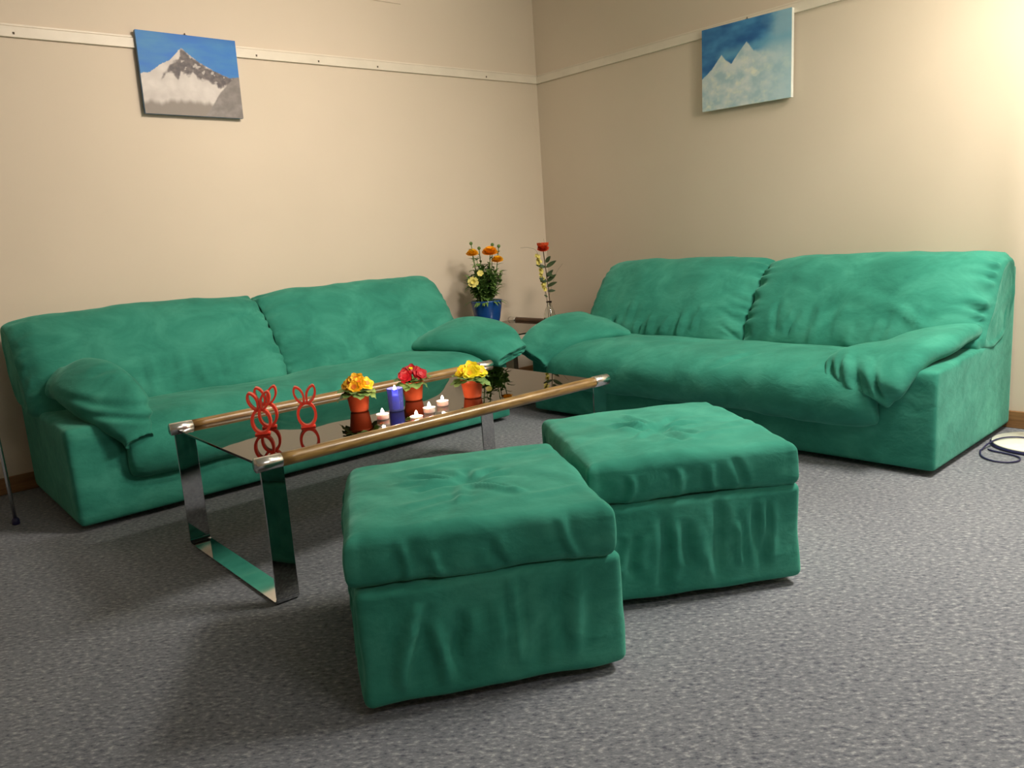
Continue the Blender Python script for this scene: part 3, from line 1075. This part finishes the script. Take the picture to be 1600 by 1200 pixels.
def rabbit(label, loc, rz):
    root = thing('rabbit_ring', label, 'ornament', loc, rz, 'red rabbit ornaments on the coffee table')
    dp = .013

    def band(bm, path, th, closed):
        """flat ribbon of thickness th following a path in the xz plane, depth 2*dp"""
        n = len(path)
        rows = []
        for i, (x, z) in enumerate(path):
            a = path[(i - 1) % n] if closed or i else path[0]
            b = path[(i + 1) % n] if closed or i < n - 1 else path[-1]
            t = Vector((b[0] - a[0], 0, b[1] - a[1])).normalized()
            nn = Vector((-t.z, 0, t.x))
            c = Vector((x, 0, z))
            rows.append([bm.verts.new(c + nn * (th / 2 * su) + Vector((0, dp * sy, 0))) for su, sy in ((-1, -1), (1, -1), (1, 1), (-1, 1))])
        m = n if closed else n - 1
        for i in range(m):
            A, B = rows[i], rows[(i + 1) % n]
            for j in range(4):
                bm.faces.new((A[j], A[(j + 1) % 4], B[(j + 1) % 4], B[j]))
        if not closed:
            bm.faces.new(rows[0]); bm.faces.new(rows[-1][::-1])
    bm = bmesh.new()
    cz = .0445
    band(bm, [(.0285 * math.cos(2 * PI * k / 48), cz + .039 * math.sin(2 * PI * k / 48)) for k in range(48)], .0085, True)
    bmesh.ops.bevel(bm, geom=[e for e in bm.edges if e.calc_face_angle(0) > .8], offset=.001, segments=2, affect='EDGES')
    finish('ring', bm, MT['red'], root, smooth=False)
    bm = bmesh.new()
    add_box(bm, (-.024, -dp, 0), (.024, dp, .006), .0015)
    finish('foot', bm, MT['red'], root, smooth=False)
    for s in (-1, 1):
        bm = bmesh.new()
        pts = []
        b = (s * .008, cz + .037)
        ax = Vector((s * .36, 1.0)).normalized()
        px = Vector((ax.y, -ax.x))
        L = .062
        for k in range(30):
            a = 2 * PI * k / 30
            t = (1 - math.cos(a)) / 2
            w = .0130 * math.copysign(abs(math.sin(a)) ** 1.5, math.sin(a)) * (.85 + .3 * t)
            pts.append((b[0] + ax.x * L * t + px.x * w, b[1] + ax.y * L * t + px.y * w))
        band(bm, pts, .0065, True)
        finish('ear', bm, MT['red'], root, smooth=False)
    return root


fx = math.atan2(-3.9522 + 2.85, 4.2061 - 1.7)
rabbit('red rabbit-shaped ring ornament, front one of the pair at the left end of the table', (-2.945, -1.728, ZG), -.52)
rabbit('red rabbit-shaped ring ornament, rear one of the pair at the left end of the table', (-2.888, -1.652, ZG), -.50)
rabbit('red rabbit-shaped ring ornament standing alone, right of the pair', (-2.805, -1.772, ZG), -.42)


def flame(root, z, h=.020, e=1.0):
    bm = bmesh.new()
    add_lathe(bm, [(0, z), (.0035, z + h * .12), (.0058, z + h * .35), (.0045, z + h * .62), (.0018, z + h * .88), (0, z + h)], 12)
    o = finish('flame', bm, MT['flame'], root)
    bm = bmesh.new()
    add_tube(bm, [(0, 0, z - .008), (0, 0, z + .003)], .0008, 6)
    finish('wick', bm, MT['wick'], root)
    l = bpy.data.lights.new('flame_light', 'POINT')
    l.energy = e * .3
    l.color = (1.0, 0.62, 0.42)
    l.shadow_soft_size = .006
    lo = bpy.data.objects.new('flame_light', l)
    COL.objects.link(lo)
    lo.parent = root
    lo.location = (0, 0, z + h * 1.15)


def tealight(label, loc):
    root = thing('tealight', label, 'candle', loc, 0, 'lit tealights on the coffee table')
    bm = bmesh.new()
    add_lathe(bm, [(0, 0), (.019, 0), (.0205, .002), (.0212, .017), (.022, .018), (.0217, .0185), (.0205, .0175), (.0200, .013), (0, .013)], 32, cap=False)
    finish('cup', bm, MT['alu'], root)
    bm = bmesh.new()
    add_lathe(bm, [(0.0199, .004), (.0199, .0145), (.008, .0140), (.0, .0138)], 32, cap=False)
    finish('wax', bm, MT['wax'], root)
    flame(root, .018)
    return root


tealight('lit white tealight left of the blue candle', (-2.590, -1.896, ZG))
tealight('lit white tealight nearest the front rail, under the red primrose', (-2.542, -2.030, ZG))
tealight('lit white tealight between the front one and the rightmost one', (-2.438, -1.955, ZG))
tealight('lit white tealight, the rightmost one, beside the yellow primrose', (-2.345, -1.905, ZG))

bc = thing('blue_candle', 'lit blue candle in glass standing in front of the red primrose', 'candle', (-2.484, -1.816, ZG))
bm = bmesh.new()
add_lathe(bm, [(0, .0), (.025, 0), (.026, .003), (.0285, .080), (.0275, .080), (.025, .006), (0, .006)], 40, cap=False)
finish('glass', bm, MT['blueglass'], bc)
bm = bmesh.new()
add_lathe(bm, [(0, .007), (.0245, .007), (.0262, .055), (.010, .053), (0, .052)], 32, cap=False)
finish('wax', bm, plain('blue_wax', (.16, .20, .75), rough=.5, sub=.5), bc)
flame(bc, .064, .028, 2.0)


# ---- ranunculus in the blue pot
PX, PY = -.80, -.27
rp = thing('potted_ranunculus', 'tall orange ranunculus in blue glazed pot on the corner table', 'potted plant', (PX, PY, ZC))
rp.scale = (1.13, 1.13, 1.10)
rp.rotation_euler = (0, 0, 0)
bm = bmesh.new()
add_lathe(bm, [(0, 0), (.052, 0), (.056, .004), (.072, .06), (.083, .12), (.0865, .155), (.0865, .160), (.083, .161), (.080, .155), (.075, .12), (0, .12)], 48, cap=False)
finish('pot', bm, MT['blue_pot'], rp)
bm = bmesh.new()
add_lathe(bm, [(0, .142), (.078, .140)], 24, cap=False)
finish('soil', bm, MT['soil'], rp)
rr = random.Random(12)
bm = bmesh.new()
stems = []
for k in range(66):
    a = rr.random() * 2 * PI
    sp = rr.random() ** .6
    h = .05 + .23 * rr.random() * (1.15 - .6 * sp)
    top = Vector((math.cos(a) * .10 * sp, math.sin(a) * .10 * sp, .145 + h))
    p = spline([(math.cos(a) * .03 * sp, math.sin(a) * .03 * sp, .14), (top.x * .55, top.y * .55, .145 + h * .55), tuple(top)], 8)
    add_tube(bm, p, .0016, 5)
    for q in p[2:]:
        for m in range(3):
            b = rr.random() * 2 * PI
            add_leaf(bm, q, (math.cos(b), math.sin(b), -.3 + 1.2 * rr.random()), .030 + .025 * rr.random(), .014 + .012 * rr.random(), droop=.3, n=4)
for k in range(26):
    a = rr.random() * 2 * PI
    add_leaf(bm, (math.cos(a) * .05, math.sin(a) * .05, .150), (math.cos(a), math.sin(a), .2), .05 + .035 * rr.random(), .018, droop=.5, n=5)
finish('foliage', bm, MT['leaf_d'], rp)
VR = Vector((.7547, -.6526, 0))                            # across the view
VF = Vector((.6329, .7514, 0))


def rel(x, y, z=0): return VR * x + VF * y + Vector((0, 0, z))


bm = bmesh.new()
tops = [rel(-.058, -.01, .425), rel(.040, -.02, .425), rel(.078, -.01, .380), rel(-.062, -.03, .275), rel(-.062, 0, .485), rel(.090, 0, .460), rel(-.02, .02, .455), rel(.055, .02, .47), rel(-.02, -.04, .32)]
for t in tops:
    add_tube(bm, spline([(t.x * .2, t.y * .2, .14), (t.x * .7, t.y * .7, .14 + (t.z - .14) * .5), tuple(t)], 10), .0024, 6)
    for q in range(5):
        f = .35 + .13 * q
        b = rr.random() * 6.28
        add_leaf(bm, (t.x * f, t.y * f, .14 + (t.z - .14) * f), (math.cos(b), math.sin(b), .5), .05, .014, n=4)
finish('stems', bm, MT['stem'], rp)
for i, (t, R_, m) in enumerate(((tops[0], .034, 'amber'), (tops[1], .043, 'ora'), (tops[2], .032, 'amber'))):
    bm = bmesh.new()
    ball_bloom(bm, t, Vector((0, 0, 1)) + VF * -.35, R_, 6, 0, .8, i)
    finish('bloom', bm, MT[m], rp)
bm = bmesh.new()
tops[3] = tops[3] - VF * .075
tops[8] = tops[8] - VF * .06
add_petals(bm, tops[3], -VF + Vector((0, 0, .2)), .030, 6, 0, cup=.1, notch=False, wid=.8)
add_petals(bm, tops[3] - VF * .004, -VF + Vector((0, 0, .2)), .013, 6, 0, cup=1.2, notch=False, wid=1.0)
add_petals(bm, tops[8], -VF + Vector((0, 0, .4)), .018, 6, 0, cup=.3, notch=False, wid=.8)
finish('daffodil_bloom', bm, MT['pyel'], rp, label='pale yellow blossom')
for t in tops[4:8]:
    bm = bmesh.new()
    add_lathe(bm, [(0, -.010), (.008, -.004), (.010, .003), (.006, .010), (0, .012)], 12, tuple(t))
    finish('bud', bm, MT['stem'], rp)

# ---- rose in a glass vase
VX, VY = -.468, -.492
rv = thing('glass_vase', 'slim clear glass vase on the corner table holding the red rose', 'vase', (VX, VY, ZC))
bm = bmesh.new()
add_lathe(bm, [(0, 0), (.034, 0), (.040, .01), (.038, .05), (.030, .08), (.018, .105), (.015, .125), (.019, .14), (.0175, .14), (.0135, .125), (.016, .105), (.027, .08), (.035, .04), (.036, .014), (0, .010)], 36, cap=False)
finish('vase_body', bm, MT['glass'], rv)
rz = thing('rose', 'single orange red rose with yellow sprig standing in the glass vase', 'flower', (VX, VY, ZC + .012))
bm = bmesh.new()
RTOP = rel(-.018, 0, .455)
add_tube(bm, spline([(0.006, 0, 0), tuple(rel(.004, 0, .14)), tuple(rel(-.006, 0, .30)), tuple(RTOP)], 16), .0032, 8)
add_tube(bm, spline([(-.006, 0.004, 0), tuple(rel(-.012, .01, .14)), tuple(rel(-.035, .0, .30)), tuple(rel(-.052, 0, .40))], 16), .0020, 6)
add_tube(bm, spline([tuple(rel(-.02, 0, .15)), tuple(rel(-.05, 0, .42)), tuple(rel(-.10, 0, .47)), tuple(rel(-.16, 0, .475))], 16), .0007, 5)
add_tube(bm, spline([tuple(rel(.0, 0, .15)), tuple(rel(.0, 0, .4)), tuple(rel(-.01, 0, .52))], 12), .0006, 5)
add_tube(bm, spline([tuple(rel(.0, 0, .15)), tuple(rel(.05, 0, .29)), tuple(rel(.10, 0, .36))], 12), .0006, 5)
finish('stem', bm, MT['stem_b'], rz)
bm = bmesh.new()
for a, z, L, w, el in ((1, .285, .075, .030, .35), (1, .21, .075, .030, .45), (1, .185, .075, .028, .15), (1, .160, .050, .022, -.2), (-1, .285, .065, .026, .1), (1, .31, .05, .028, .9),
                       (-1, .21, .055, .032, .3), (1, .255, .05, .03, -.8), (-1, .13, .03, .014, .3), (1, .235, .06, .026, .7)):
    add_leaf(bm, rel(-.006, 0, z * 1.2), VR * a + VF * (.3 * math.sin(z * 90)) + Vector((0, 0, el)), L, w, droop=.0, cup=.1, face=-VF + Vector((0, 0, .7)))
finish('leaves', bm, MT['leaf_rose'], rz)
bm = bmesh.new()
ball_bloom(bm, RTOP + Vector((0, 0, .0)), Vector((0, 0, 1)) - VF * .5, .036, 7, 0, 1.1, 3)
for s in (-1, 1): add_petals(bm, RTOP + Vector((0, 0, .002)), Vector((0, 0, 1)), .033, 5, 0, cup=1.2, notch=False, wid=1.3, rot=s)
finish('rose_head', bm, MT['rose'], rz)
bm = bmesh.new()
for k in range(34):
    t = k / 33
    c = rel(-.056 + .030 * (1 - t) + .022 * (rr.random() - .5), .01 * (rr.random() - .5), .20 + .22 * t)
    add_petals(bm, c, (rr.random() - .5, rr.random() - .5 - .6, rr.random() - .3), .012, 5, 0, cup=.4, notch=False, wid=1.0)
finish('yellow_sprig', bm, MT['pyel'], rz)

# ------------------------------------------------------------------ floor lamp at the right
LX, LY = -.262, -3.176
fl = thing('floor_lamp', 'white floor lamp with round base beside the right sofa', 'lamp', (LX, LY, 0))
bm = bmesh.new()
add_lathe(bm, [(0, .0), (.168, .0), (.172, .003), (.172, .010), (.168, .012), (0, .012)], 72, cap=False)
finish('base_rim', bm, MT['navy'], fl, label='dark underside rim')
bm = bmesh.new()
add_lathe(bm, [(0, .0122), (.166, .0122), (.168, .015), (.164, .019), (.05, .024), (.018, .026), (0, .026)], 72, cap=False)
finish('base', bm, MT['white'], fl)
bm = bmesh.new()
add_tube(bm, spline([(0, 0, .02), (0, 0, .7), (0, 0, 1.4), (-.02, -.01, 1.76), (-.18, -.07, 2.00), (-.48, -.19, 2.01)], 60), .0125, 16)
finish('pole', bm, MT['pale'], fl)
HX, HY, HZ = -.56, -.22, 1.86
bm = bmesh.new()
add_lathe(bm, [(0, .14), (.03, .14), (.035, .11), (.03, .09)], 24, (HX + .03, HY + .015, HZ), cap=False)
finish('shade_holder', bm, MT['pale'], fl)
bm = bmesh.new()
add_lathe(bm, [(0, -.10), (.05, -.095), (.10, -.06), (.12, 0), (.10, .06), (.05, .095), (0, .10)], 40, (HX, HY, HZ), cap=False)
finish('opal_shade', bm, MT['lampglow'], fl)
# cable
bm = bmesh.new()
cp = [(-.262, -3.152, .030), (-.270, -3.090, .0285), (-.320, -3.050, .0265), (-.39, -3.032, .018), (-.44, -3.028, .006), (-.47, -3.030, .005), (-.546, -3.062, .005), (-.585, -3.115, .005), (-.574, -3.165, .005),
      (-.535, -3.188, .005), (-.490, -3.180, .005), (-.467, -3.153, .005), (-.454, -3.110, .005), (-.445, -3.070, .005), (-.430, -3.045, .005)]
add_tube(bm, spline(cp, 120), .0034, 8)
tag(finish('power_cable', bm, MT['navy']), 'thin dark power cable looped on the carpet by the white lamp base', 'cable')

# ------------------------------------------------------------------ ceiling lamp and two added fill panels (above the frame)
for i, (x, y, sx, sy) in enumerate(((-1.9, -2.7, .55, .55), (-2.6, -5.4, 1.2, .6), (-.95, -3.75, 1.0, .6))):
    cl = thing('ceiling_lamp_and_fill', ('square ceiling lamp above the coffee table', 'long ceiling lamp behind the camera', 'long ceiling lamp beside the white floor lamp')[i], 'lamp', (x, y, RZ))
    bm = bmesh.new()
    add_box(bm, (-sx / 2, -sy / 2, -.05), (sx / 2, sy / 2, 0), .005)
    finish('housing', bm, MT['white'], cl, smooth=False)
    bm = bmesh.new()
    add_box(bm, (-sx / 2 + .02, -sy / 2 + .02, -.054), (sx / 2 - .02, sy / 2 - .02, -.0505))
    finish('diffuser', bm, MT['ceilglow'], cl, smooth=False)

# ------------------------------------------------------------------ small side table whose leg stands at the left edge
st = thing('side_table', 'slim metal leg with dark foot at the left edge beside the left sofa', 'table', (-3.85, -.42, 0))
bm = bmesh.new()
add_lathe(bm, [(0, .0), (.33, 0), (.335, .008), (.33, .018), (0, .018)], 48, (0, .05, .62), cap=False)
finish('table_top', bm, MT['wood'], st)
for lx, ly in ((.322, -.125), (-.28, -.125), (0, .30)):
    bm = bmesh.new()
    add_tube(bm, [(lx, ly, .02), (lx * .97, ly * .97, .625)], .0075, 12)
    lg = finish('leg', bm, MT['chrome_soft'], st)
    bm = bmesh.new()
    add_lathe(bm, [(.012, 0), (.015, .003), (.014, .02), (.009, .028)], 16, (lx, ly, 0))
    finish('rubber_foot', bm, MT['navy'], lg)
